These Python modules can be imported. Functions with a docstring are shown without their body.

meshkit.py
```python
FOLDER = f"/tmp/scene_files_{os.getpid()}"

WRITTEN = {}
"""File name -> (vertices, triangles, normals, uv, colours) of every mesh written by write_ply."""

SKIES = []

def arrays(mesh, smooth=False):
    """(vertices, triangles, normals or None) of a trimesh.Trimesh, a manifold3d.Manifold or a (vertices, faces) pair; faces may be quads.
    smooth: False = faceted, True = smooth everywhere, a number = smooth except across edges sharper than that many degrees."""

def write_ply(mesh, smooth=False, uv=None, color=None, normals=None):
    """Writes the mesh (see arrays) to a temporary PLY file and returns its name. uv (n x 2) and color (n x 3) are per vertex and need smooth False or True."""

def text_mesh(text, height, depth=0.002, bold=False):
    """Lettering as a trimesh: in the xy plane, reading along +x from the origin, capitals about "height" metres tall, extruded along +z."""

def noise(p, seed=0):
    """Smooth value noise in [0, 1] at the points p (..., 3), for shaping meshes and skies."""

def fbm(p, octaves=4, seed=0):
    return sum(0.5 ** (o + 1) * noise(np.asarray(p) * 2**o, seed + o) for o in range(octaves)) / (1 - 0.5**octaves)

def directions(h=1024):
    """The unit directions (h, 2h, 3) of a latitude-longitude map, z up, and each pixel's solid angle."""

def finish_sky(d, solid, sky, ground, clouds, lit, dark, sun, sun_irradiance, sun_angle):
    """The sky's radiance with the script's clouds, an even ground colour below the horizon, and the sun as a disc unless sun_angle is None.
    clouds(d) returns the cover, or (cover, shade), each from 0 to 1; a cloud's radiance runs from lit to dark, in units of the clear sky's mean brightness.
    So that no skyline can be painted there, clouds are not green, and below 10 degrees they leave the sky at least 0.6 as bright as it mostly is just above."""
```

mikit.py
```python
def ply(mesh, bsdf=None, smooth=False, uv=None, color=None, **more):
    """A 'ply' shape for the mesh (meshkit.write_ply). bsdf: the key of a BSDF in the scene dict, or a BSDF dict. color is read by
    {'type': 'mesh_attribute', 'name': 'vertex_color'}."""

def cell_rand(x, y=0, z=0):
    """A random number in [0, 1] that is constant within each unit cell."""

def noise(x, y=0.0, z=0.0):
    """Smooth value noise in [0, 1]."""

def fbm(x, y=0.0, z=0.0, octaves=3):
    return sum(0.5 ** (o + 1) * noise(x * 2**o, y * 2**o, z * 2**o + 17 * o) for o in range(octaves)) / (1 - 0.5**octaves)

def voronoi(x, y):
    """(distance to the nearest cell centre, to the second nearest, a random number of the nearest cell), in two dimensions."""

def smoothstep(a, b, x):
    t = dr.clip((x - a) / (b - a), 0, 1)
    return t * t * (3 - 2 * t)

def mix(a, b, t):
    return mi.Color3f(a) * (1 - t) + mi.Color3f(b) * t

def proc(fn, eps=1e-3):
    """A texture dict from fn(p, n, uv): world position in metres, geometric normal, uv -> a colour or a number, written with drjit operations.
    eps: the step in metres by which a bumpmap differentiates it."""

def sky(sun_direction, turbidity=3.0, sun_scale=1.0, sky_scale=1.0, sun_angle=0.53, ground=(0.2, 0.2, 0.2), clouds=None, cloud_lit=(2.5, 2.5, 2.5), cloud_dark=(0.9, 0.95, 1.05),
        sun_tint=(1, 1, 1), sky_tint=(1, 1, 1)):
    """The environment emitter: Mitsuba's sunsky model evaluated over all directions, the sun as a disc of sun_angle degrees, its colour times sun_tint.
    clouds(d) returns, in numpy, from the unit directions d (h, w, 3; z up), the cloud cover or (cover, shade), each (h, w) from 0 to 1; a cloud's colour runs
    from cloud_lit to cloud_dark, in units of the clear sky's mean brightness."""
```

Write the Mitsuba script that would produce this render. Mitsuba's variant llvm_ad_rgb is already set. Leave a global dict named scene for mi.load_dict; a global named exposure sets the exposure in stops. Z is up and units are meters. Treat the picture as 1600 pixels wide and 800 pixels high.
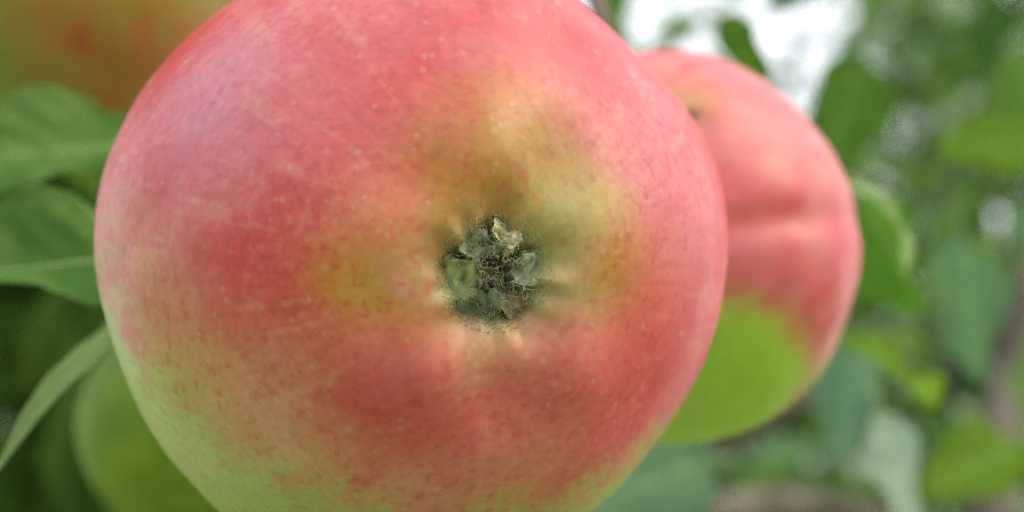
import math
import numpy as np
import drjit as dr
import mitsuba as mi
import trimesh
import mikit
import meshkit
from mikit import noise, fbm, voronoi, smoothstep, mix

T = mi.ScalarTransform4f
scene, labels = {}, {}

# ---------------------------------------------------------------- camera, sky, exposure
EYE = np.array([0.0, 0.0, 1.5])
PITCH = math.radians(22.0)
FWD = np.array([0.0, math.cos(PITCH), math.sin(PITCH)])
RIGHT = np.array([1.0, 0.0, 0.0])
UP = np.cross(RIGHT, FWD)
HFOV = 31.2
TX = math.tan(math.radians(HFOV / 2))
exposure = 2.85

scene['camera'] = {
    'type': 'thinlens', 'fov': HFOV, 'fov_axis': 'x',
    'aperture_radius': 0.0020, 'focus_distance': 0.187,
    'near_clip': 0.01, 'far_clip': 3000.0,
    'to_world': T().look_at(origin=EYE.tolist(), target=(EYE + FWD).tolist(), up=UP.tolist()),
}
SUN = 0.85 * RIGHT - 0.50 * np.array([0, 1, 0]) + 0.80 * np.array([0, 0, 1])
scene['sky'] = mikit.sky(SUN.tolist(), turbidity=3.0, sun_scale=0.24, sun_angle=35.0,
                         clouds=lambda d: 1.0, cloud_lit=(2.42, 2.5, 2.72))


def at(px, py, depth):
    """World point seen at this place of the 1600 x 800 photograph, depth metres along the view axis."""
    k = TX / 800.0 * depth
    return EYE + FWD * depth + RIGHT * ((px - 800) * k) + UP * ((400 - py) * k)


def unit(v):
    v = np.asarray(v, float)
    return v / np.linalg.norm(v)


def add(key, mesh, bsdf, smooth=True, color=None, to_world=None):
    base, n = key, 0
    while key in scene:
        n += 1
        key = f'{base}_{n:03d}'
    d = mesh if isinstance(mesh, dict) else mikit.ply(mesh, bsdf, smooth=smooth, color=color)
    if to_world is not None:
        d = {**d, 'to_world': T(np.asarray(to_world, float))}
    scene[key] = d
    return key


def tag(key, label=None, cat=None, group=None, kind=None):
    d = {}
    for k, v in (('label', label), ('category', cat), ('group', group), ('kind', kind)):
        if v:
            d[k] = v
    labels[key] = d


# ---------------------------------------------------------------- materials
def leaf_bsdf(color, trans=0.7, rough=0.42, spec=1.38):
    return {'type': 'principledthin', 'base_color': color, 'roughness': rough, 'diff_trans': trans,
            'spec_trans': 0.0, 'eta': spec}


def rgb(*c):
    return {'type': 'rgb', 'value': list(c)}


def near_leaf_color(p, n, uv):
    f = fbm(p.x * 160, p.y * 160, p.z * 160)
    g = fbm(p.x * 900, p.y * 900, p.z * 900)
    c = mix((0.058, 0.140, 0.032), (0.110, 0.205, 0.055), smoothstep(0.3, 0.7, f))
    return c * (0.85 + 0.3 * g)


scene['near_leaf_mat'] = leaf_bsdf(mikit.proc(near_leaf_color), 0.55)
scene['leaf_mat'] = leaf_bsdf({'type': 'mesh_attribute', 'name': 'vertex_color'}, 1.15)
scene['midrib_mat'] = {'type': 'principled', 'base_color': rgb(0.15, 0.25, 0.08), 'roughness': 0.5}


def bark_color(p, n, uv):
    f = fbm(p.x * 40, p.y * 40, p.z * 14, octaves=4)
    g = fbm(p.x * 220, p.y * 220, p.z * 120)
    return mix((0.045, 0.036, 0.028), (0.15, 0.13, 0.105), smoothstep(0.35, 0.7, f)) * (0.7 + 0.6 * g)


scene['bark_mat'] = {'type': 'principled', 'base_color': mikit.proc(bark_color), 'roughness': 0.85}


def ground_color(p, n, uv):
    f = fbm(p.x * 1.7, p.y * 1.7, 0.0, octaves=4)
    g = fbm(p.x * 45, p.y * 45, 3.0)
    c = mix((0.16, 0.20, 0.08), (0.32, 0.28, 0.17), smoothstep(0.35, 0.75, f))
    return c * (0.6 + 0.8 * g)


scene['ground_mat'] = {'type': 'principled', 'base_color': mikit.proc(ground_color), 'roughness': 0.95}

# ---------------------------------------------------------------- ground
gx, gy = np.meshgrid(np.linspace(-1, 1, 81), np.linspace(-1, 1, 81), indexing='ij')
gx, gy = np.sign(gx) * np.abs(gx) ** 3 * 400, np.sign(gy) * np.abs(gy) ** 3 * 400
gz = 0.12 * (meshkit.fbm(np.stack([gx * 0.6, gy * 0.6, 0 * gx], -1), 3, 5) - 0.5)
idx = np.arange(81 * 81).reshape(81, 81)
quads = np.stack([idx[:-1, :-1], idx[1:, :-1], idx[1:, 1:], idx[:-1, 1:]], -1).reshape(-1, 4)
add('ground', (np.stack([gx, gy, gz], -1).reshape(-1, 3), quads), 'ground_mat')
tag('ground', 'grassy orchard ground under the trees', kind='structure')


# ---------------------------------------------------------------- mesh helpers
def grid_faces(nu, nv, closed_v=False):
    i, j = np.meshgrid(np.arange(nu - 1), np.arange(nv if closed_v else nv - 1), indexing='ij')
    k = (j + 1) % nv
    return np.stack([i * nv + j, (i + 1) * nv + j, (i + 1) * nv + k, i * nv + k], -1).reshape(-1, 4)


def tube(points, radii, sides=10, rough=0.0, seed=0, cap=True):
    """A swept tube along a polyline, with slightly uneven sides and closed ends."""
    p = np.asarray(points, float)
    r = np.broadcast_to(radii, (len(p),)).astype(float)
    t = np.gradient(p, axis=0)
    t /= np.linalg.norm(t, axis=1, keepdims=True) + 1e-12
    a = np.cross(t, unit([0.31, 0.52, 0.79]))
    a /= np.linalg.norm(a, axis=1, keepdims=True) + 1e-12
    b = np.cross(t, a)
    ang = np.arange(sides) * 2 * np.pi / sides
    dirs = np.cos(ang)[None, :, None] * a[:, None] + np.sin(ang)[None, :, None] * b[:, None]
    rr = r[:, None] * np.ones(sides)
    if rough:
        q = p[:, None] + dirs * rr[..., None]
        rr = rr * (1 + rough * (meshkit.fbm(q / (r.mean() * 1.3), 3, seed) - 0.5))
    v = (p[:, None] + dirs * rr[..., None]).reshape(-1, 3)
    f = grid_faces(len(p), sides, True)
    f = np.vstack([f[:, [0, 2, 1]], f[:, [0, 3, 2]]])
    if cap:
        n = len(v)
        v = np.vstack([v, p[0], p[-1]])
        j = np.arange(sides)
        k = (j + 1) % sides
        e = (len(p) - 1) * sides
        f = np.vstack([f, np.stack([np.full(sides, n), j, k], -1)[:, [0, 2, 1]] , np.stack([np.full(sides, n + 1), e + k, e + j], -1)[:, [0, 2, 1]]])
    m = trimesh.Trimesh(v, f, process=False)
    if m.volume < 0:
        f = f[:, ::-1]
    return v, f


def bezier(pts, n):
    pts = np.asarray(pts, float)
    t = np.linspace(0, 1, n)[:, None]
    k = len(pts) - 1
    return sum(math.comb(k, i) * t ** i * (1 - t) ** (k - i) * pts[i] for i in range(k + 1))


def leaf_blade(nu=44, nv=19, width=0.46, fold=0.25, droop=0.25, wave=0.03, quilt=0.010, teeth=0.035, seed=0, twist=0.0):
    """A leaf of length 1 from the origin along +y, upper side +z: serrate edge, quilted between its side veins."""
    rng = np.random.default_rng(seed)
    s = np.linspace(0, 1, nu)[:, None]
    t = np.linspace(-1, 1, nv)[None]
    prof = np.sin(np.pi * np.clip(s, 0, 1) ** 0.85) ** 0.75 * (1 - 0.25 * s) + 0.004
    saw = 1 + teeth * (((s * 23) % 1) - 0.5) * (np.abs(t) > 0.95)
    w = 0.5 * width * 1.15 * prof * saw
    x = t * w
    y = s + 0 * t
    ph = rng.uniform(0, 6.28, 2)
    z = fold * np.abs(x) ** 1.15 * 1.2 - 0.0 * s
    z = z + quilt * np.cos(2 * np.pi * (s * 8.5 - np.abs(t) * 1.7)) * (np.abs(t) * (1.2 - np.abs(t)))
    z = z + wave * np.sin(2 * np.pi * (1.6 * s) + ph[0] + (t > 0) * ph[1]) * np.abs(t) ** 2
    a = twist * s
    x, z = x * np.cos(a) - z * np.sin(a), x * np.sin(a) + z * np.cos(a)
    # bend along the length
    th = droop * 2 * s
    yy = np.where(abs(droop) > 1e-4, np.sin(th) / (2 * droop + 1e-9), s) - z * np.sin(-th)
    zz = -np.where(abs(droop) > 1e-4, (1 - np.cos(th)) / (2 * droop + 1e-9), 0) + z * np.cos(th)
    v = np.stack([x + 0 * yy, yy + 0 * x, zz + 0 * x], -1).reshape(-1, 3)
    return v, grid_faces(nu, nv)


def midrib_mesh(v, nu, nv, r0=0.009, stalk=0.22):
    """The pale midrib under and over the blade, running on into the leaf stalk."""
    line = v.reshape(nu, nv, 3)[:, nv // 2]
    st = np.stack([0 * np.linspace(1, 0, 6)[:-1], -stalk * np.linspace(1, 0, 6)[:-1], -0.25 * stalk * np.linspace(1, 0, 6)[:-1] ** 2], -1)
    pts = np.vstack([st, line[:-1]])
    rad = np.concatenate([np.full(5, r0 * 1.15), r0 * (1 - 0.85 * np.linspace(0, 1, nu - 1))])
    return tube(pts, rad, 7)


def leaf_matrix(base, tip, roll, face=None):
    """Places a unit leaf from base to tip; at roll 0 its upper side looks back at the lens side, roll turns it about its length."""
    y = tip - base
    L = np.linalg.norm(y)
    y = y / L
    f = -FWD if face is None else np.asarray(face, float)
    z = unit(f - y * np.dot(f, y))
    x = np.cross(y, z)
    c, s = math.cos(roll), math.sin(roll)
    x, z = c * x + s * z, -s * x + c * z
    m = np.eye(4)
    m[:3, 0], m[:3, 1], m[:3, 2], m[:3, 3] = x * L, y * L, z * L, base
    return m


# ---------------------------------------------------------------- apples
def apple_mesh(R, nt=260, nphi=420, seed=0, h=0.94, basin=0.17, basin_w=0.165, ribs=0.024, rib_ph=0.0, lumps=0.02, shape=None):
    """Axis +z towards the calyx (eye) end, centre at the origin."""
    th = np.linspace(0.0012, math.pi - 0.0012, nt)[:, None]
    ph = (np.arange(nphi) * 2 * np.pi / nphi)[None]
    s, c = np.sin(th), np.cos(th)
    rho = s * (1 - 0.035 * c) + 0 * ph
    z = h * c + 0 * ph
    front, back = smooth01((c + 0.2) / 0.5), smooth01((-c + 0.2) / 0.5)
    rib = np.cos(5 * (ph - rib_ph))
    z = z - front * basin * np.exp(-(rho / (basin_w * (1 + 0.16 * rib))) ** 2)
    z = z + front * ribs * (rib + 0.5 * np.cos(3 * ph + 1.0)) * np.exp(-((rho - 0.34) / 0.15) ** 2)
    fold = np.cos(10 * ph + 0.6) + 0.6 * np.cos(15 * ph + 2.0) + 0.5 * np.cos(7 * ph)
    z = z + front * 0.006 * fold * np.exp(-((rho - 0.15) / 0.06) ** 2)
    z = z + back * 0.26 * np.exp(-(rho / 0.2) ** 2)
    rho = rho * (1 + 0.012 * rib * s)
    d = np.stack([s * np.cos(ph), s * np.sin(ph), c + 0 * ph], -1)
    k = 1 + lumps * (meshkit.fbm(d * 1.9 + 11 * seed + 5, 3, seed) - 0.5) * 2
    k = k + 0.0035 * (meshkit.fbm(d * 9 + 3, 3, seed + 7) - 0.5)
    if shape is not None:
        k = k * (1 + shape(d))
    v = np.stack([rho * np.cos(ph) * k, rho * np.sin(ph) * k, z * k], -1) * R
    f = grid_faces(nt, nphi, True)
    v = v.reshape(-1, 3)
    n = len(v)
    v = np.vstack([v, v[:nphi].mean(0), v[-nphi:].mean(0)])
    j = np.arange(nphi)
    kk = (j + 1) % nphi
    tri = np.vstack([f[:, [0, 1, 2]], f[:, [0, 2, 3]],
                     np.stack([np.full(nphi, n), j, kk], -1),
                     np.stack([np.full(nphi, n + 1), (nt - 1) * nphi + kk, (nt - 1) * nphi + j], -1)])
    return v, tri


def smooth01(x):
    x = np.clip(x, 0, 1)
    return x * x * (3 - 2 * x)


def frame_from_axis(a, up=UP):
    a = unit(a)
    x = unit(np.cross(up, a))
    y = np.cross(a, x)
    return np.stack([x, y, a], 1)


RED = (0.56, 0.085, 0.085)
PINK = (0.62, 0.17, 0.18)


def skin(center, R, axis, face, paint, bump=None):
    """A skin colour from the apple's own coordinates: d along (right, up, towards 'face'), q along the core axis for the streaks."""
    F = frame_from_axis(face)
    A = frame_from_axis(axis)
    C = [float(x) for x in center]

    def fn(p, n, uv):
        q = (mi.Point3f(p) - mi.Point3f(C)) / float(R)
        q = mi.Vector3f(q)
        q = q / dr.norm(q)
        d = mi.Vector3f(*[dr.dot(q, mi.Vector3f(F[:, k].tolist())) for k in range(3)])
        a = mi.Vector3f(*[dr.dot(q, mi.Vector3f(A[:, k].tolist())) for k in range(3)])
        return paint(d, a)

    return fn


def streaks(a, k1=9.0, k2=26.0):
    """Fine stripes that run from the eye to the stalk; 0 to 1."""
    rho = dr.maximum(dr.sqrt(a.x * a.x + a.y * a.y), 0.02)
    cx, cy = a.x / rho, a.y / rho
    return 0.55 * fbm(cx * k1, cy * k1, a.z * 3.2) + 0.45 * noise(cx * k2, cy * k2, a.z * 5.0)


def warped(d, amount, freq):
    return mi.Vector3f(d.x + amount * (fbm(d.x * freq, d.y * freq, d.z * freq + 3) - 0.5) * 2,
                       d.y + amount * (fbm(d.x * freq + 7, d.y * freq, d.z * freq + 9) - 0.5) * 2,
                       d.z)


def blob(c, d, spot, r, color, w):
    q = dr.square(d.x - spot[0]) + dr.square(d.y - spot[1]) + dr.square(d.z - spot[2])
    return mix(c, color, w * dr.exp(-q / (r * r)))


# patches of the big apple's skin, with a painted highlight and sky sheen: (place on the apple, size, colour, strength)
PATCHES = [
    ((-0.611, -0.339, 0.716), 0.24840000000000004, (0.46, 0.225, 0.105), 1),
    ((-0.391, -0.439, 0.809), 0.2208, (0.46, 0.225, 0.105), 0.8999999999999999),
    ((-0.655, -0.398, 0.642), 0.18400000000000002, (0.43, 0.3, 0.11), 0.84),
    ((-0.417, 0.017, 0.909), 0.2208, (0.5, 0.05, 0.055), 0.72),
    ((-0.702, -0.143, 0.698), 0.138, (0.45, 0.22, 0.1), 0.72),
    ((-0.795, -0.009, 0.606), 0.1012, (0.46, 0.215, 0.03), 0.84),
    ((-0.724, -0.045, 0.688), 0.0414, (0.5, 0.1, 0.05), 0.72),
    ((-0.882, 0.112, 0.457), 0.1104, (0.52, 0.24, 0.13), 0.72),
    ((-0.601, 0.47, 0.646), 0.23920000000000002, (0.5, 0.14, 0.19), 0.84),
    ((-0.281, 0.345, 0.895), 0.18400000000000002, (0.58, 0.15, 0.16), 0.48),
    ((-0.147, 0.601, 0.786), 0.18400000000000002, (0.58, 0.09, 0.09), 0.6),
    ((0.646, 0.308, 0.698), 0.3128, (0.61, 0.19, 0.225), 0.8999999999999999),  # pink blush, its bluish tint the sky's sheen painted in
    ((0.812, 0.13, 0.568), 0.18400000000000002, (0.58, 0.15, 0.17), 0.6),
    ((0.46, 0.484, 0.744), 0.1472, (0.56, 0.12, 0.13), 0.6),
    ((0.167, 0.292, 0.942), 0.18400000000000002, (0.52, 0.17, 0.12), 0.6),
    ((0.28, 0.286, 0.917), 0.18400000000000002, (0.46, 0.215, 0.03), 1),
    ((0.286, 0.348, 0.893), 0.1564, (0.36, 0.19, 0.02), 1),
    ((0.08, 0.179, 0.981), 0.1748, (0.47, 0.16, 0.02), 1),
    ((0.097, 0.136, 0.986), 0.09200000000000001, (0.44, 0.2, 0.03), 0.96),
    ((0.063, 0.222, 0.973), 0.0736, (0.46, 0.215, 0.03), 0.72),
    ((0.495, 0.202, 0.845), 0.1472, (0.4, 0.27, 0.06), 1),
    ((0.411, 0.113, 0.905), 0.138, (0.3, 0.25, 0.035), 1),
    ((0.456, -0.052, 0.888), 0.2024, (0.31, 0.3, 0.045), 1),
    ((0.608, -0.009, 0.794), 0.11960000000000001, (0.46, 0.215, 0.03), 0.84),
    ((0.357, -0.121, 0.926), 0.09200000000000001, (0.33, 0.31, 0.07), 0.84),
    ((-0.115, -0.093, 0.989), 0.18400000000000002, (0.46, 0.2, 0.025), 1),
    ((-0.175, -0.068, 0.982), 0.1104, (0.5, 0.25, 0.03), 0.96),
    ((-0.03, -0.068, 0.997), 0.046000000000000006, (0.66, 0.25, 0.25), 0.84),  # pale highlight on a bump, painted as skin colour
    ((0.042, -0.085, 0.995), 0.046000000000000006, (0.56, 0.12, 0.08), 0.84),
    ((0.201, -0.293, 0.935), 0.11960000000000001, (0.55, 0.28, 0.14), 0.84),
    ((0.292, -0.251, 0.923), 0.0414, (0.3, 0.25, 0.035), 0.72),
    ((0.097, -0.274, 0.957), 0.09200000000000001, (0.58, 0.14, 0.13), 0.6),
    ((0.203, -0.381, 0.902), 0.0552, (0.5, 0.3, 0.12), 0.6),
    ((-0.118, -0.442, 0.889), 0.12880000000000003, (0.44, 0.03, 0.035), 1),
    ((0.551, -0.396, 0.734), 0.11960000000000001, (0.46, 0.05, 0.045), 0.96),
    ((0.099, -0.452, 0.887), 0.2024, (0.52, 0.09, 0.08), 0.84),
    ((0.566, -0.304, 0.766), 0.2024, (0.53, 0.1, 0.085), 0.72),
    ((0.347, -0.441, 0.828), 0.18400000000000002, (0.55, 0.14, 0.12), 0.6),
    ((-0.341, -0.53, 0.776), 0.1656, (0.52, 0.27, 0.14), 0.6),
    ((0.414, -0.28, 0.866), 0.12880000000000003, (0.56, 0.13, 0.13), 0.72),
    ((-0.005, -0.343, 0.939), 0.12880000000000003, (0.54, 0.1, 0.1), 0.72),
    ((0.457, -0.428, 0.78), 0.12880000000000003, (0.5, 0.08, 0.08), 0.6),
    ((0.764, -0.037, 0.644), 0.1472, (0.57, 0.14, 0.1), 0.72),
    ((0.353, -0.574, 0.739), 0.1472, (0.54, 0.17, 0.11), 0.72),
    ((-0.254, -0.624, 0.739), 0.1472, (0.5, 0.27, 0.13), 0.72),
    ((-0.005, -0.67, 0.743), 0.1564, (0.53, 0.26, 0.14), 0.72),
    ((0.285, -0.691, 0.664), 0.138, (0.52, 0.26, 0.14), 0.6),
    ((0.225, -0.043, 0.973), 0.23, (0.29, 0.29, 0.07), 0.96),
    ((0.225, -0.043, 0.973), 0.1472, (0.16, 0.2, 0.07), 1),
]


def paint_big(d, a):
    f = fbm(d.x * 5, d.y * 5, d.z * 5)
    g = fbm(d.x * 17, d.y * 17, d.z * 17)
    h = fbm(d.x * 38 + 3, d.y * 38, d.z * 38)
    st = streaks(a)
    s2 = streaks(a, 15.0, 44.0)
    c = mix((0.50, 0.042, 0.048), (0.545, 0.085, 0.092), smoothstep(0.35, 0.68, f))
    w = warped(d, 0.10, 5.0)
    w = mi.Vector3f(w.x + 0.05 * (h - 0.5), w.y + 0.05 * (g - 0.5), w.z)
    broken = 0.68 + 0.45 * smoothstep(0.30, 0.62, 0.4 * g + 0.35 * s2 + 0.25 * h)
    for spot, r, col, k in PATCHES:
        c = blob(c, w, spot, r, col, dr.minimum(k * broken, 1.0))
    # broken stripes: deeper red on the blush, pale between
    fade = smoothstep(0.985, 0.80, a.z) * (0.30 + 0.70 * smoothstep(0.35, 0.62, g))
    c = mix(c, mix(c, (0.43, 0.042, 0.044), 0.7), smoothstep(0.50, 0.70, s2) * 0.50 * fade * smoothstep(-0.75, -0.35, d.y))
    c = mix(c, mix(c, (0.60, 0.33, 0.20), 0.5), smoothstep(0.44, 0.30, st) * 0.45 * fade)
    # unblushed underside
    gd = -0.42 * w.x - 0.75 * w.y - 0.50 * w.z + 0.18 * (g - 0.5) + 0.26 * (s2 - 0.5)
    ge = -0.95 * w.y - 0.55 * w.z + 0.14 * (g - 0.5) + 0.2 * (s2 - 0.5)
    c = mix(c, (0.315, 0.44, 0.105), dr.maximum(smoothstep(0.08, 0.48, gd), 0.9 * smoothstep(0.23, 0.56, ge)))
    # mottling, breathing pores of uneven size
    m = fbm(d.x * 60, d.y * 60, d.z * 60)
    c = mix(c, mix(c, (0.60, 0.24, 0.18), 0.5), 0.45 * smoothstep(0.52, 0.70, h) * smoothstep(0.4, 0.6, f))
    c = mix(c, mix(c, (0.40, 0.03, 0.03), 0.6), 0.5 * smoothstep(0.42, 0.28, h))
    c = c * (0.84 + 0.32 * m)
    v1, _, rnd = voronoi(d.x * 21 + 40 + 0.7 * g, d.y * 21 + 40)
    size = 0.05 + 0.28 * smoothstep(0.55, 1.0, rnd)
    c = mix(c, (0.64, 0.40, 0.27), 0.22 * smoothstep(1.0, 0.3, v1 / size) * smoothstep(0.55, 0.75, rnd) * smoothstep(0.35, 0.6, g))
    # whitish wax bloom, rubbed unevenly
    b = fbm(d.x * 3.1 + 5, d.y * 3.1, d.z * 3.1, octaves=4)
    return 0.92 * mix(c, (0.56, 0.45, 0.52), 0.10 * smoothstep(0.35, 0.75, b))


def paint_right(d, a):
    f = fbm(d.x * 4 + 3, d.y * 4, d.z * 4)
    g = fbm(d.x * 14, d.y * 14, d.z * 14)
    st = streaks(a, 7.0, 18.0)
    c = mix((0.52, 0.075, 0.08), (0.58, 0.14, 0.145), smoothstep(0.35, 0.65, f))
    c = mix(c, mix(c, (0.62, 0.36, 0.24), 0.4), smoothstep(0.5, 0.3, st) * 0.6)
    w = warped(d, 0.05, 5.0)
    c = blob(c, w, (0.137, 0.69, 0.711), 0.17, (0.47, 0.25, 0.07), 0.8)
    c = blob(c, w, (0.083, 0.67, 0.738), 0.05, (0.66, 0.42, 0.22), 0.8)
    c = blob(c, w, (0.149, 0.645, 0.75), 0.05, (0.1, 0.04, 0.02), 1.0)
    c = blob(c, w, (0.486, 0.111, 0.867), 0.12, (0.5, 0.11, 0.08), 0.6)  # redder along the crease, here and next: its shading put into the colour
    c = blob(c, w, (0.278, 0.116, 0.953), 0.1, (0.5, 0.11, 0.09), 0.5)
    c = blob(c, w, (0.835, -0.0, 0.55), 0.14, (0.53, 0.05, 0.08), 0.8)
    c = blob(c, w, (0.338, -0.219, 0.915), 0.11, (0.48, 0.05, 0.05), 0.9)
    c = blob(c, w, (0.486, -0.176, 0.856), 0.25, (0.53, 0.08, 0.11), 0.6)
    c = blob(c, w, (0.864, -0.44, 0.244), 0.15, (0.5, 0.22, 0.12), 0.6)
    c = blob(c, w, (0.761, -0.639, 0.112), 0.2, (0.4, 0.37, 0.08), 0.95)
    c = blob(c, w, (0.631, -0.768, 0.111), 0.18, (0.36, 0.45, 0.06), 0.9)
    c = blob(c, w, (0.593, 0.577, 0.561), 0.3, (0.66, 0.21, 0.23), 0.5)
    e = 0.12 * (g - 0.5) + 0.10 * (streaks(a, 12.0, 30.0) - 0.5)
    q = e + dr.sqrt(dr.square(w.x - 0.03) + dr.square(w.y + 0.80) + dr.square(w.z - 0.55))
    c = mix(c, (0.45, 0.28, 0.08), 0.75 * smoothstep(0.90, 0.68, q))
    c = mix(c, (0.31, 0.57, 0.045), smoothstep(0.79, 0.59, q))
    c = c * (0.9 + 0.2 * g)
    b = fbm(d.x * 3.1 + 5, d.y * 3.1, d.z * 3.1)
    return 0.92 * mix(c, (0.62, 0.50, 0.54), 0.08 * smoothstep(0.35, 0.75, b))


def paint_upper_left(d, a):
    f = fbm(d.x * 3 + 1, d.y * 3, d.z * 3)
    st = streaks(a, 6.0, 14.0)
    c = mix((0.30, 0.23, 0.04), (0.40, 0.15, 0.04), smoothstep(0.35, 0.62, 0.6 * f + 0.4 * st))
    c = mix(c, (0.40, 0.08, 0.04), 0.6 * smoothstep(0.62, 0.75, st))
    return mix(c, (0.20, 0.27, 0.045), smoothstep(-0.15, -0.6, d.x + 0.3 * d.y))


def paint_green(d, a):
    f = fbm(d.x * 4 + 1, d.y * 4, d.z * 4)
    v1, _, rnd = voronoi(d.x * 16 + 40, d.y * 16 + 40)
    c = mix((0.095, 0.20, 0.010), (0.14, 0.25, 0.014), smoothstep(0.3, 0.7, f))
    return mix(c, (0.4, 0.5, 0.2), 0.4 * smoothstep(0.16, 0.06, v1) * smoothstep(0.3, 0.6, rnd))


def skin_mat(key, fn, rough=0.42, spec=0.45):
    scene[key] = {'type': 'principled', 'base_color': mikit.proc(fn), 'roughness': rough, 'specular': spec, 'sheen': 0.08, 'sheen_tint': 0.3, 'clearcoat': 0.15, 'clearcoat_gloss': 0.72}
    return key


def sepal_mesh(L, W, curl, seed, lift=0.5):
    """A downy calyx lobe: from its base at the origin, out along +z and folding over along +y to its tip."""
    rng = np.random.default_rng(seed)
    nu, nv = 22, 9
    s = np.linspace(0, 1, nu)[:, None]
    t = np.linspace(-1, 1, nv)[None]
    w = W * 0.5 * (1 - s ** 1.6) ** 0.8 * (0.8 + 0.5 * np.sin(np.pi * s)) + 0.00012
    ang = np.linspace(math.pi / 2 * lift * 1.5, -curl, nu)
    step = L / (nu - 1)
    y = np.concatenate([[0], np.cumsum(np.cos(ang[:-1]) * step)])[:, None]
    z = np.concatenate([[0], np.cumsum(np.sin(ang[:-1]) * step)])[:, None]
    x = t * w
    zz = z + 0.0006 * t ** 2 * 1.4 + 0 * x
    yy = y + 0 * x
    top = np.stack([x, yy, zz], -1)
    for q in range(3):
        top[..., q] += 0.0014 * (meshkit.fbm(top * 700 + seed * 9 + q * 31, 4, seed + q) - 0.5) * 2 * (0.3 + s[:, :1] + 0 * t)
    nrm = np.stack([0 * s, -np.sin(ang)[:, None], np.cos(ang)[:, None]], -1)
    th = 0.00035 * (1 - 0.7 * np.abs(t) ** 2)[..., None] * (1 - 0.6 * s)[..., None]
    ring = np.concatenate([top + nrm * th, (top - nrm * th)[:, ::-1]], 1)
    k = 2 * nv
    v = ring.reshape(-1, 3)
    f = grid_faces(nu, k, True)
    n = len(v)
    v = np.vstack([v, ring[0].mean(0), ring[-1].mean(0)])
    j = np.arange(k)
    kk = (j + 1) % k
    tri = np.vstack([f[:, [0, 1, 2]], f[:, [0, 2, 3]], np.stack([np.full(k, n), j, kk], -1), np.stack([np.full(k, n + 1), (nu - 1) * k + kk, (nu - 1) * k + j], -1)])
    m = trimesh.Trimesh(v, tri, process=False)
    if m.volume < 0:
        tri = tri[:, ::-1]
    return v, tri


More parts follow.
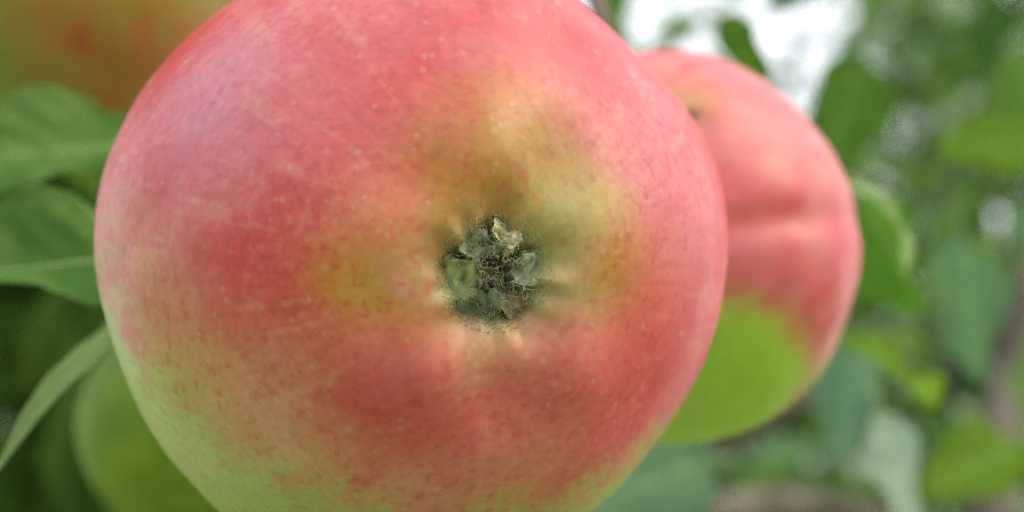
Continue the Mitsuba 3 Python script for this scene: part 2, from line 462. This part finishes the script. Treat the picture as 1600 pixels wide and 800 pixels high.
def sepal_colors(v, L, base, tip, seed):
    s = np.clip(np.hypot(v[:, 1], v[:, 2] * 0.4) / (L * 0.8), 0, 1)
    f = meshkit.fbm(v * 1500 + seed, 3, seed)
    k = smooth01((s + 0.9 * (f - 0.5) - 0.62) / 0.22)[:, None]
    c = np.asarray(base) * (0.25 + 1.5 * smooth01((meshkit.fbm(v * 1500, 3, seed + 3) - 0.2) / 0.6))[:, None]
    return np.clip(c * (1 - k) + np.asarray(tip) * k, 0, 1)


scene['sepal_mat'] = {'type': 'twosided', 'nested': {'type': 'principled', 'base_color': {'type': 'mesh_attribute', 'name': 'vertex_color'}, 'roughness': 0.9, 'sheen': 0.8}}
scene['down_mat'] = {'type': 'twosided', 'nested': {'type': 'principled', 'base_color': rgb(0.24, 0.28, 0.15), 'roughness': 0.9}}
scene['stamen_mat'] = {'type': 'principled', 'base_color': rgb(0.035, 0.02, 0.014), 'roughness': 0.8}
scene['stalk_mat'] = {'type': 'principled', 'base_color': rgb(0.11, 0.10, 0.045), 'roughness': 0.6}

SEPALS_BIG = [  # angle about the core, length, width, curl, lift, base colour, tip colour
    (74, 0.0058, 0.0027, 1.3, 0.66, (0.40, 0.35, 0.19), (0.22, 0.15, 0.08)),
    (126, 0.0062, 0.0028, 1.2, 0.5, (0.17, 0.18, 0.11), (0.06, 0.03, 0.02)),
    (186, 0.0066, 0.0042, 0.9, 0.5, (0.19, 0.24, 0.09), (0.05, 0.03, 0.02)),
    (243, 0.0066, 0.0038, 0.7, 0.40, (0.13, 0.17, 0.10), (0.04, 0.022, 0.016)),
    (309, 0.0060, 0.0028, 1.3, 0.5, (0.15, 0.11, 0.075), (0.04, 0.018, 0.016)),
    (8, 0.0058, 0.0032, 1.1, 0.45, (0.19, 0.23, 0.15), (0.06, 0.035, 0.025)),
]


def down_mesh(v, R, seed, lobes, count=13000):
    """Short woolly hairs on the floor and wall of the eye basin."""
    rng = np.random.default_rng(seed + 70)
    rho = np.hypot(v[:, 0], v[:, 1]) / R
    pool = np.flatnonzero((rho < 0.17) & (v[:, 2] > 0))
    w = np.exp(-(rho[pool] / 0.12) ** 2) * rho[pool] + 1e-6
    # the rings of vertices crowd towards the middle, so weigh each by its ring
    b = v[rng.choice(pool, count, p=w / w.sum())]
    on = np.vstack(lobes)
    half = count // 2
    b[:half] = on[rng.integers(len(on), size=half)] + rng.normal(size=(half, 3)) * 0.0002
    d = rng.normal(size=(count, 3)) * 0.7 + np.array([0, 0, 0.7]) - np.c_[b[:, :2] / (np.hypot(b[:, 0], b[:, 1])[:, None] + 1e-6) * 0.4, np.zeros(count)]
    d /= np.linalg.norm(d, axis=1, keepdims=True)
    L = rng.uniform(0.0003, 0.0008, (count, 1))
    s = np.cross(d, rng.normal(size=(count, 3)))
    s /= np.linalg.norm(s, axis=1, keepdims=True)
    n = np.cross(d, s)
    r = 0.00004
    ring = [b + r * s, b - 0.5 * r * s + 0.87 * r * n, b - 0.5 * r * s - 0.87 * r * n]
    bend = b + d * L + s * L * rng.uniform(-0.4, 0.4, (count, 1))
    vv = np.stack(ring + [bend], 1).reshape(-1, 3)
    k = np.arange(count)[:, None] * 4
    ff = np.concatenate([k + [0, 1, 3], k + [1, 2, 3], k + [2, 0, 3]], 0)
    return vv, ff


def make_apple(key, center, R, axis, fn_paint, label, stem_to, seed, detail=True, rough=0.42, spec=0.38, sepals=SEPALS_BIG, face=None, via=None, **shape):
    A = frame_from_axis(axis)
    M = np.eye(4)
    M[:3, :3], M[:3, 3] = A, center
    face = EYE - center if face is None else face
    mat = skin_mat(key + '_skin_mat', skin(center, R, axis, face, fn_paint), rough, spec)
    v, f = apple_mesh(R, seed=seed, nt=260 if detail else 120, nphi=420 if detail else 200, **shape)
    top = v[len(v) - 2]                       # floor of the eye basin
    end = v[len(v) - 1]                       # floor of the stalk basin
    world = v @ A.T + center
    add(key, (world, f), mat, smooth=True)
    tag(key, label, 'apple', 'apples hanging on the branch')
    k = R / 0.0375
    lobes = []
    for i, (deg, L, W, curl, lift, base, tip) in enumerate(sepals):
        sv, sf = sepal_mesh(L * 1.12, W * 0.92, curl, seed * 20 + i, lift)
        col = sepal_colors(sv, L, base, tip, i + 1)
        a = math.radians(deg)
        r0 = 0.0055
        out = np.array([math.cos(a), math.sin(a), 0])
        m = np.stack([np.array([math.sin(a), -math.cos(a), 0]), -out, np.array([0, 0, 1.0])], 1)
        loc = (sv @ m.T + out * r0 + np.array([0, 0, 0.0012])) * k + top
        lobes.append(loc)
        add(key + '__sepal', (loc @ A.T + center, sf if np.linalg.det(m) > 0 else sf[:, ::-1]), 'sepal_mat', True, color=col)
    rng = np.random.default_rng(seed + 50)
    if detail:
        hv, hf = down_mesh(v, R, seed, lobes)
        hk = add(key + '__down', (hv @ A.T + center, hf), 'down_mat', False)
        tag(hk, kind='stuff')
    for i in range(12 if detail else 5):
        a = rng.uniform(0, 6.28)
        e = rng.uniform(0.0006, 0.0022)
        pts = bezier([[0.0009 * math.cos(a), 0.0009 * math.sin(a), -0.001], [0.0012 * math.cos(a), 0.0012 * math.sin(a), 0.0025],
                      [e * math.cos(a + 1), e * math.sin(a + 1), rng.uniform(0.0035, 0.0052)]], 9)
        tv, tf = tube(pts, np.r_[np.full(7, 0.00022), 0.0004, 0.00025], 6)
        add(key + '__stamen', ((tv * k + top) @ A.T + center, tf), 'stamen_mat', True)
    s0 = A @ (end + np.array([0, 0, 0.002])) + center
    s1 = A @ (end - np.array([0, 0, 0.010])) + center
    mid = [0.5 * (s1 + stem_to) + np.array([0, 0, 0.004])] if via is None else via
    pts = bezier([s0, s1] + mid + [stem_to], 16)
    add(key + '__stem', tube(pts, np.linspace(0.0013, 0.0017, 16) * 1.0, 9, 0.2, seed), 'stalk_mat', True)


def eye_on(px, py, D):
    """Centre of an apple seen in this direction, D metres from the lens."""
    return EYE + D * unit(at(px, py, 1.0) - EYE)


def face_frame(center):
    return frame_from_axis(EYE - center)


def local_axis(center, x, y, z):
    return face_frame(center) @ unit([x, y, z])


C0 = eye_on(655, 402, 0.22)
C1 = eye_on(1034, 390, 0.285)
C2 = eye_on(105, -95, 0.36)
C3 = eye_on(335, 655, 0.40)
LIMB = [at(-500, -420, 0.44), at(200, -330, 0.38), at(700, -260, 0.34), at(1050, -170, 0.37), at(1500, -330, 0.47), at(2300, -700, 0.6)]
limb_pts = bezier(LIMB, 60)


def near_limb(p):
    return limb_pts[np.argmin(np.linalg.norm(limb_pts - p, axis=1))]


def shape_big(d):
    """The big apple is a little less full towards its right shoulder and right underside."""
    ang = np.arctan2(d[..., 1], d[..., 0])
    s = np.hypot(d[..., 0], d[..., 1])
    return s ** 2 * (-0.035 * np.exp(-((ang - 0.80) / 0.35) ** 2) - 0.035 * np.exp(-((ang + 0.68) / 0.33) ** 2))


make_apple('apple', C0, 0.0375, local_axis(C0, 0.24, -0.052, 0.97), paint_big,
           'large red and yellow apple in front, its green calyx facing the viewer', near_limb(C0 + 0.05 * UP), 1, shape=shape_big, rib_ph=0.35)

def crease(center, axis):
    A = frame_from_axis(axis)
    Fm = face_frame(center)

    def fn(d):
        q = (d @ A.T) @ Fm        # into the frame of the side towards the lens
        bend = q[..., 1] - 0.135 - 0.10 * (q[..., 0] - 0.6)
        k = -0.032 * np.exp(-(bend / 0.085) ** 2) * smooth01((q[..., 0] - 0.05) / 0.4) * smooth01(q[..., 2] / 0.25)
        spot = np.array([0.125, 0.60, 0.79])
        k = k - 0.028 * np.exp(-((q - spot) ** 2).sum(-1) / 0.085 ** 2)
        return k
    return fn


AX1 = local_axis(C1, -0.62, -0.42, 0.66)
make_apple('apple_001', C1, 0.0305, AX1, paint_right,
           'pink apple with a bright green patch, half hidden behind the big apple', near_limb(at(780, -260, 0.34)), 2, via=[at(980, 300, 0.335), at(840, 200, 0.345), at(800, 0, 0.345)], shape=crease(C1, AX1), lumps=0.02)
AX2 = local_axis(C2, 0.1, 0.55, 0.8)
make_apple('apple_002', C2, 0.0345, AX2, paint_upper_left,
           'blurred orange and olive apple cut off by the top left corner', near_limb(C2 + 0.04 * UP), 3, False)
AX3 = local_axis(C3, 0.5, -0.75, 0.3)
make_apple('apple_003', C3, 0.0285, AX3, paint_green,
           'plain green apple low on the left behind the big apple', near_limb(C3 + 0.04 * UP), 4, False, rough=0.6, spec=0.2)

# ---------------------------------------------------------------- the near apple tree: limb, twigs, leaves by the fruit
TREE = 'apple_tree'
rngT = np.random.default_rng(11)
trunk_foot = at(-330, 900, 1.05)
trunk_foot[2] = -0.05
trunk_top = at(-560, -500, 0.95)
add(TREE + '__trunk', tube(bezier([trunk_foot, trunk_foot + [0.04, -0.02, 0.7], at(-250, 500, 1.05), trunk_top], 60), np.linspace(0.12, 0.085, 60), 40, 0.35, 3), 'bark_mat')
add(TREE + '__limb', tube(np.vstack([bezier([trunk_top - [0, 0, .04], at(-620, -480, 0.6), limb_pts[0]], 14)[:-1], limb_pts]), np.linspace(0.024, 0.006, 73), 16, 0.3, 4), 'bark_mat')
tag(TREE, 'apple tree whose limb, twigs and leaves hold the four apples', 'tree', 'apple trees')


def twig(points, r0, r1, seed):
    return add(TREE + '__twig', tube(bezier(points, 24), np.linspace(r0, r1, 24), 9, 0.3, seed), 'bark_mat')


twig([at(930, -190, 0.35), at(905, -60, 0.32), at(925, 20, 0.31), at(965, 70, 0.315)], 0.0022, 0.0013, 5)
twig([limb_pts[12], at(300, -100, 0.40), at(350, 200, 0.36), at(330, 420, 0.33)], 0.003, 0.0016, 6)
twig([limb_pts[40], at(1120, -100, 0.42), at(1085, -30, 0.43)], 0.003, 0.0016, 7)
twig([at(930, 830, 0.62), at(1060, 690, 0.60), at(1180, 660, 0.60), at(1270, 610, 0.60), at(1310, 560, 0.62)], 0.0085, 0.005, 9)
twig([at(1000, 860, 0.95), at(1110, 780, 0.95), at(1260, 760, 1.0), at(1420, 830, 1.0)], 0.012, 0.006, 19)
twig([at(1540, 860, 1.1), at(1575, 720, 1.1), at(1560, 600, 1.15), at(1610, 420, 1.2)], 0.016, 0.008, 20)

NU, NV = 44, 19


def near_leaf(base, tip, roll, label=None, mat='near_leaf_mat', color=None, **kw):
    v, f = leaf_blade(NU, NV, **{'wave': 0.07, 'twist': 0.35, **kw})
    rv, rf = midrib_mesh(v, NU, NV)
    m = leaf_matrix(base, tip, math.radians(roll))
    put = lambda q: q @ m[:3, :3].T + m[:3, 3]
    col = None
    if color is not None:
        mat = 'leaf_mat'
        ss = np.repeat(np.linspace(0, 1, NU), NV)
        tt = np.abs(np.tile(np.linspace(-1, 1, NV), NU))
        vein = np.cos(2 * np.pi * (ss * 8.5 - tt * 1.7)) ** 6 * (1 - 0.5 * tt) + np.exp(-(tt / 0.09) ** 2)
        col = np.clip(np.asarray(color) * ((0.72 + 0.5 * meshkit.fbm(v * 9, 3, 4)) * (1 + 0.3 * vein))[:, None], 0, 1)
    key = add(TREE + '__leaf', (put(v), f), mat, True, color=col)
    add(key + '__midrib', (put(rv), rf), 'midrib_mat', True)
    if label:
        tag(key, label)
    return key


PALE, TEAL, MID, YEL, DARK = (0.34, 0.47, 0.36), (0.14, 0.26, 0.15), (0.09, 0.20, 0.03), (0.15, 0.28, 0.03), (0.05, 0.12, 0.025)
# left of the big apple
near_leaf(at(330, 225, 0.33), at(-210, 222, 0.285), -46, 'dark green leaf below the blurred corner apple', width=0.33, fold=0.25, droop=0.12, wave=0.05, quilt=0.018, twist=0.0, seed=1)
near_leaf(at(290, 398, 0.275), at(-240, 425, 0.245), -44, 'broad leaf folded along its pale midrib beside the big apple', width=0.36, fold=0.45, droop=0.10, quilt=0.016, twist=0.0, seed=2)
near_leaf(at(300, 375, 0.265), at(-110, 800, 0.225), -45, 'pale narrow leaf seen nearly edge on at the left', color=(0.22, 0.34, 0.12), width=0.058, twist=0.0, wave=0.02, fold=0.7, droop=0.08, seed=3)
# right of the apples
near_leaf(at(1118, 26, 0.40), at(1232, 150, 0.41), 15, 'curled dark leaf hanging against the white sky', color=(0.085, 0.19, 0.02), width=0.36, fold=0.4, droop=0.35, twist=0.0, seed=4)
near_leaf(at(1350, 85, 0.50), at(1285, 290, 0.49), 10, color=MID, width=0.62, fold=0.2, droop=0.1, seed=5)
near_leaf(at(1335, 310, 0.375), at(1490, 500, 0.385), 12, 'bright green leaf under the pale blade added as its lit rim', color=(0.10, 0.24, 0.025), width=0.60, fold=-0.4, droop=0.3, seed=6)
near_leaf(at(1305, 285, 0.325), at(1530, 335, 0.335), 55, 'slender blade added as the sky lit rim of the green leaf beside the pink apple', color=(0.26, 0.40, 0.15), width=0.24, fold=0.3, droop=0.62, twist=0.0, wave=0.02, seed=18)  # added blade: the green leaf's sky-lit rim as pale colour
near_leaf(at(1500, 360, 0.55), at(1535, 590, 0.53), 15, color=(0.13, 0.26, 0.12), width=0.55, fold=0.1, droop=0.1, seed=7)
near_leaf(at(1310, 535, 0.40), at(1500, 600, 0.42), 66, color=YEL, width=0.5, fold=0.3, droop=0.2, seed=8)
near_leaf(at(1330, 520, 0.50), at(1310, 720, 0.50), -20, color=TEAL, width=0.52, fold=0.2, droop=0.1, seed=9)
near_leaf(at(1375, 640, 0.46), at(1430, 870, 0.44), 20, 'pale leaf showing its grey green underside at the lower right', color=PALE, width=0.38, fold=0.2, droop=0.1, seed=10)
near_leaf(at(1600, 690, 0.55), at(1440, 760, 0.53), -35, color=YEL, width=0.55, fold=0.2, droop=0.1, seed=11)
near_leaf(at(1640, 230, 0.55), at(1460, 215, 0.55), -35, color=YEL, width=0.55, fold=0.2, droop=0.15, seed=12)
near_leaf(at(1560, -10, 0.60), at(1530, 120, 0.60), 10, color=DARK, width=0.6, fold=0.2, droop=0.1, seed=13)
near_leaf(at(930, -40, 0.80), at(990, 70, 0.80), 20, color=MID, width=0.5, fold=0.2, droop=0.2, seed=15)
near_leaf(at(1095, 30, 0.80), at(1005, 78, 0.80), -20, color=MID, width=0.38, fold=0.2, droop=0.2, seed=16)
near_leaf(at(1290, -40, 0.70), at(1185, 14, 0.70), -20, color=DARK, width=0.45, fold=0.2, droop=0.2, seed=17)
near_leaf(at(1110, 720, 0.45), at(900, 790, 0.42), -30, color=TEAL, width=0.55, fold=0.2, droop=0.1, seed=14)


# ---------------------------------------------------------------- small leaves for the crowns
def small_leaf(seed, nu=7, nv=5):
    rng = np.random.default_rng(seed)
    return leaf_blade(nu, nv, width=rng.uniform(0.48, 0.64), fold=rng.uniform(0.1, 0.6), droop=rng.uniform(0.0, 0.45), wave=rng.uniform(0, 0.05), quilt=0, teeth=0, seed=seed)


VARIANTS = [small_leaf(100 + k) for k in range(6)]
FAR_VARIANTS = [small_leaf(100 + k, 5, 3) for k in range(6)]
TONES = [(0.075, 0.165, 0.034), (0.12, 0.235, 0.042), (0.175, 0.31, 0.042), (0.14, 0.25, 0.12), (0.34, 0.45, 0.31)]
TONE_P = [0.18, 0.32, 0.25, 0.12, 0.13]
PLY = {}


def variant_ply(k, t):
    if (k, t) not in PLY:
        v, f = VARIANTS[k]
        PLY[k, t] = mikit.ply((v, f), 'leaf_mat', smooth=True, color=np.tile(TONES[t], (len(v), 1)))
    return PLY[k, t]


def screen(p):
    q = p - EYE
    z = q @ FWD
    return 800 + (q @ RIGHT) / z / TX * 800, 400 - (q @ UP) / z / TX * 800, z


def scatter(points, seed, size=(0.05, 0.085), up=0.9, tree=None, hub=None, parts=300, tones=None):
    """Leaves at these points: the ones that show largest as parts of the tree, the rest as one part."""
    rng = np.random.default_rng(seed)
    rows = []
    for p in points:
        n = unit(rng.normal(size=3) * 0.7 + np.array([0, 0, up]) + (0 if hub is None else 0.9 * unit(p - hub)))
        y = unit(np.cross(n, rng.normal(size=3)))
        y = unit(y + np.array([0, 0, -0.35]))
        n = unit(n - y * np.dot(n, y))
        L = rng.uniform(*size)
        m = np.eye(4)
        m[:3, 0], m[:3, 1], m[:3, 2], m[:3, 3] = np.cross(y, n) * L, y * L, n * L, p
        px, py, z = screen(p)
        show = L / max(z, 0.05) if (-60 < px < 1660 and -60 < py < 860 and z > 0.2) else 0.0
        rows.append((show, m, int(rng.integers(6)), int(rng.choice(5, p=tones or TONE_P))))
    rows.sort(key=lambda r: -r[0])
    for show, m, k, t in rows[:parts]:
        add(tree + '__leaf', variant_ply(k, t), None, to_world=m)
    vs, fs, cs, n = [], [], [], 0
    for show, m, k, t in rows[parts:]:
        v, f = FAR_VARIANTS[k]
        vs.append(v @ m[:3, :3].T + m[:3, 3])
        fs.append(f + n)
        cs.append(np.tile(TONES[t], (len(v), 1)))
        n += len(v)
    if vs:
        key = add(tree + '__foliage', (np.vstack(vs), np.vstack(fs)), 'leaf_mat', True, color=np.vstack(cs))
        tag(key, kind='stuff')


def crown_points(center, radii, count, seed, clumps=40, spread=0.28):
    """Leaf places in clumps, more of them towards the outside of the crown."""
    rng = np.random.default_rng(seed)
    u = rng.normal(size=(clumps, 3))
    u /= np.linalg.norm(u, axis=1, keepdims=True)
    hubs = np.asarray(center) + u * (rng.uniform(0.25, 1, (clumps, 1)) ** 0.45) * np.asarray(radii)
    pick = rng.integers(clumps, size=count)
    return hubs[pick] + rng.normal(size=(count, 3)) * spread * np.asarray(radii).mean() * 0.6, hubs


def tree(key, foot, height, crown_c, crown_r, count, seed, label, r0=0.09, clumps=40, spread=0.28, size=(0.05, 0.085), cut=None, parts=300):
    foot = np.asarray(foot, float)
    pts, hubs = crown_points(crown_c, crown_r, count, seed, clumps, spread)
    if cut is not None:
        pts = pts[cut(pts)]
    top = np.asarray(crown_c) + [0, 0, crown_r[2] * 0.5]
    add(key + '__trunk', tube(bezier([foot, foot + [0.05, 0.03, 0.4 * height], top - [0.08, 0, 0.5], top], 40), np.linspace(r0, r0 * 0.25, 40), 20, 0.35, seed), 'bark_mat')
    rng = np.random.default_rng(seed + 1)
    for h in hubs[:: max(1, clumps // 14)]:
        t = rng.uniform(0.35, 0.85)
        a = bezier([foot, foot + [0.05, 0.03, 0.4 * height], top - [0.08, 0, 0.5], top], 40)[int(t * 39)]
        add(key + '__limb', tube(bezier([a, 0.5 * (a + h) + [0, 0, 0.08], h], 18), np.linspace(r0 * 0.35, 0.005, 18), 9, 0.3, seed), 'bark_mat')
    scatter(pts, seed + 2, size, tree=key, parts=parts, hub=np.asarray(crown_c))
    tag(key, label, 'tree', 'apple trees')


# leaves of the near tree around its own limb and trunk, dark behind the left of the fruit, with added shade leaves overhead
ptsL = []
rngN = np.random.default_rng(21)
for _ in range(380):
    ptsL.append(at(rngN.uniform(-350, 420), rngN.uniform(-150, 950), rngN.uniform(0.60, 1.1)))
for _ in range(90):  # unseen cluster above the view, added to shade the left side
    ptsL.append(at(rngN.uniform(-900, 250), rngN.uniform(-1100, -420), rngN.uniform(0.36, 0.7)))
scatter(np.array(ptsL), 22, tree=TREE, parts=230, tones=[0.60, 0.34, 0.06, 0.0, 0.0])
ptsL = []
for _ in range(5):
    ptsL.append(at(rngN.uniform(930, 1110), rngN.uniform(-60, 60), rngN.uniform(1.0, 1.3)))
for _ in range(7):
    ptsL.append(at(rngN.uniform(1400, 1750), rngN.uniform(-100, 900), rngN.uniform(0.8, 1.4)))
for _ in range(16):
    ptsL.append(at(rngN.uniform(1040, 1330), rngN.uniform(700, 860), rngN.uniform(1.1, 1.7)))
scatter(np.array(ptsL), 23, tree=TREE, parts=50)


ptsL = []
for _ in range(170):
    ptsL.append(at(rngN.uniform(1310, 1680), rngN.uniform(-40, 840), rngN.uniform(1.25, 2.1)))
SPRAY = 'apple_tree_001'
scatter(np.array(ptsL), 24, size=(0.02, 0.04), tree=SPRAY, parts=170, hub=at(1700, 400, 3.0), tones=[0.0, 0.25, 0.40, 0.10, 0.25])

f1 = at(1760, 900, 3.2)
tree('apple_tree_001', [f1[0], f1[1], -0.05], 3.6, at(1790, 380, 3.2), (0.55, 0.6, 1.3), 9500, 31,
     'leafy apple tree behind the fruit, filling the right side', 0.08, 190, 0.18, size=(0.03, 0.055), cut=lambda p: p[:, 0] > 0.19 * p[:, 1], parts=130)
f2 = at(900, 900, 3.6)
tree('apple_tree_002', [f2[0], f2[1], -0.05], 3.0, at(900, 900, 3.6), (1.2, 0.9, 0.9), 22000, 41,
     'apple tree farther back, glimpsed low between the apples', 0.09, 420, 0.2, size=(0.045, 0.08), parts=120)
f3 = at(100, 500, 3.2)
tree('apple_tree_003', [f3[0], f3[1], -0.05], 3.4, at(-200, 400, 3.2), (0.9, 0.9, 1.1), 5000, 51,
     'shaded apple tree behind the leaves at the left edge', 0.09, 60, 0.30, parts=60)
f4 = at(1900, 900, 5.5)
tree('apple_tree_004', [f4[0], f4[1], -0.05], 4.6, at(1860, 420, 5.5), (1.15, 1.0, 1.9), 8500, 61,
     'tallest apple tree, a pale green mass behind the right hand tree', 0.11, 200, 0.18, size=(0.04, 0.065), parts=60, cut=lambda p: p[:, 0] > 1.06)
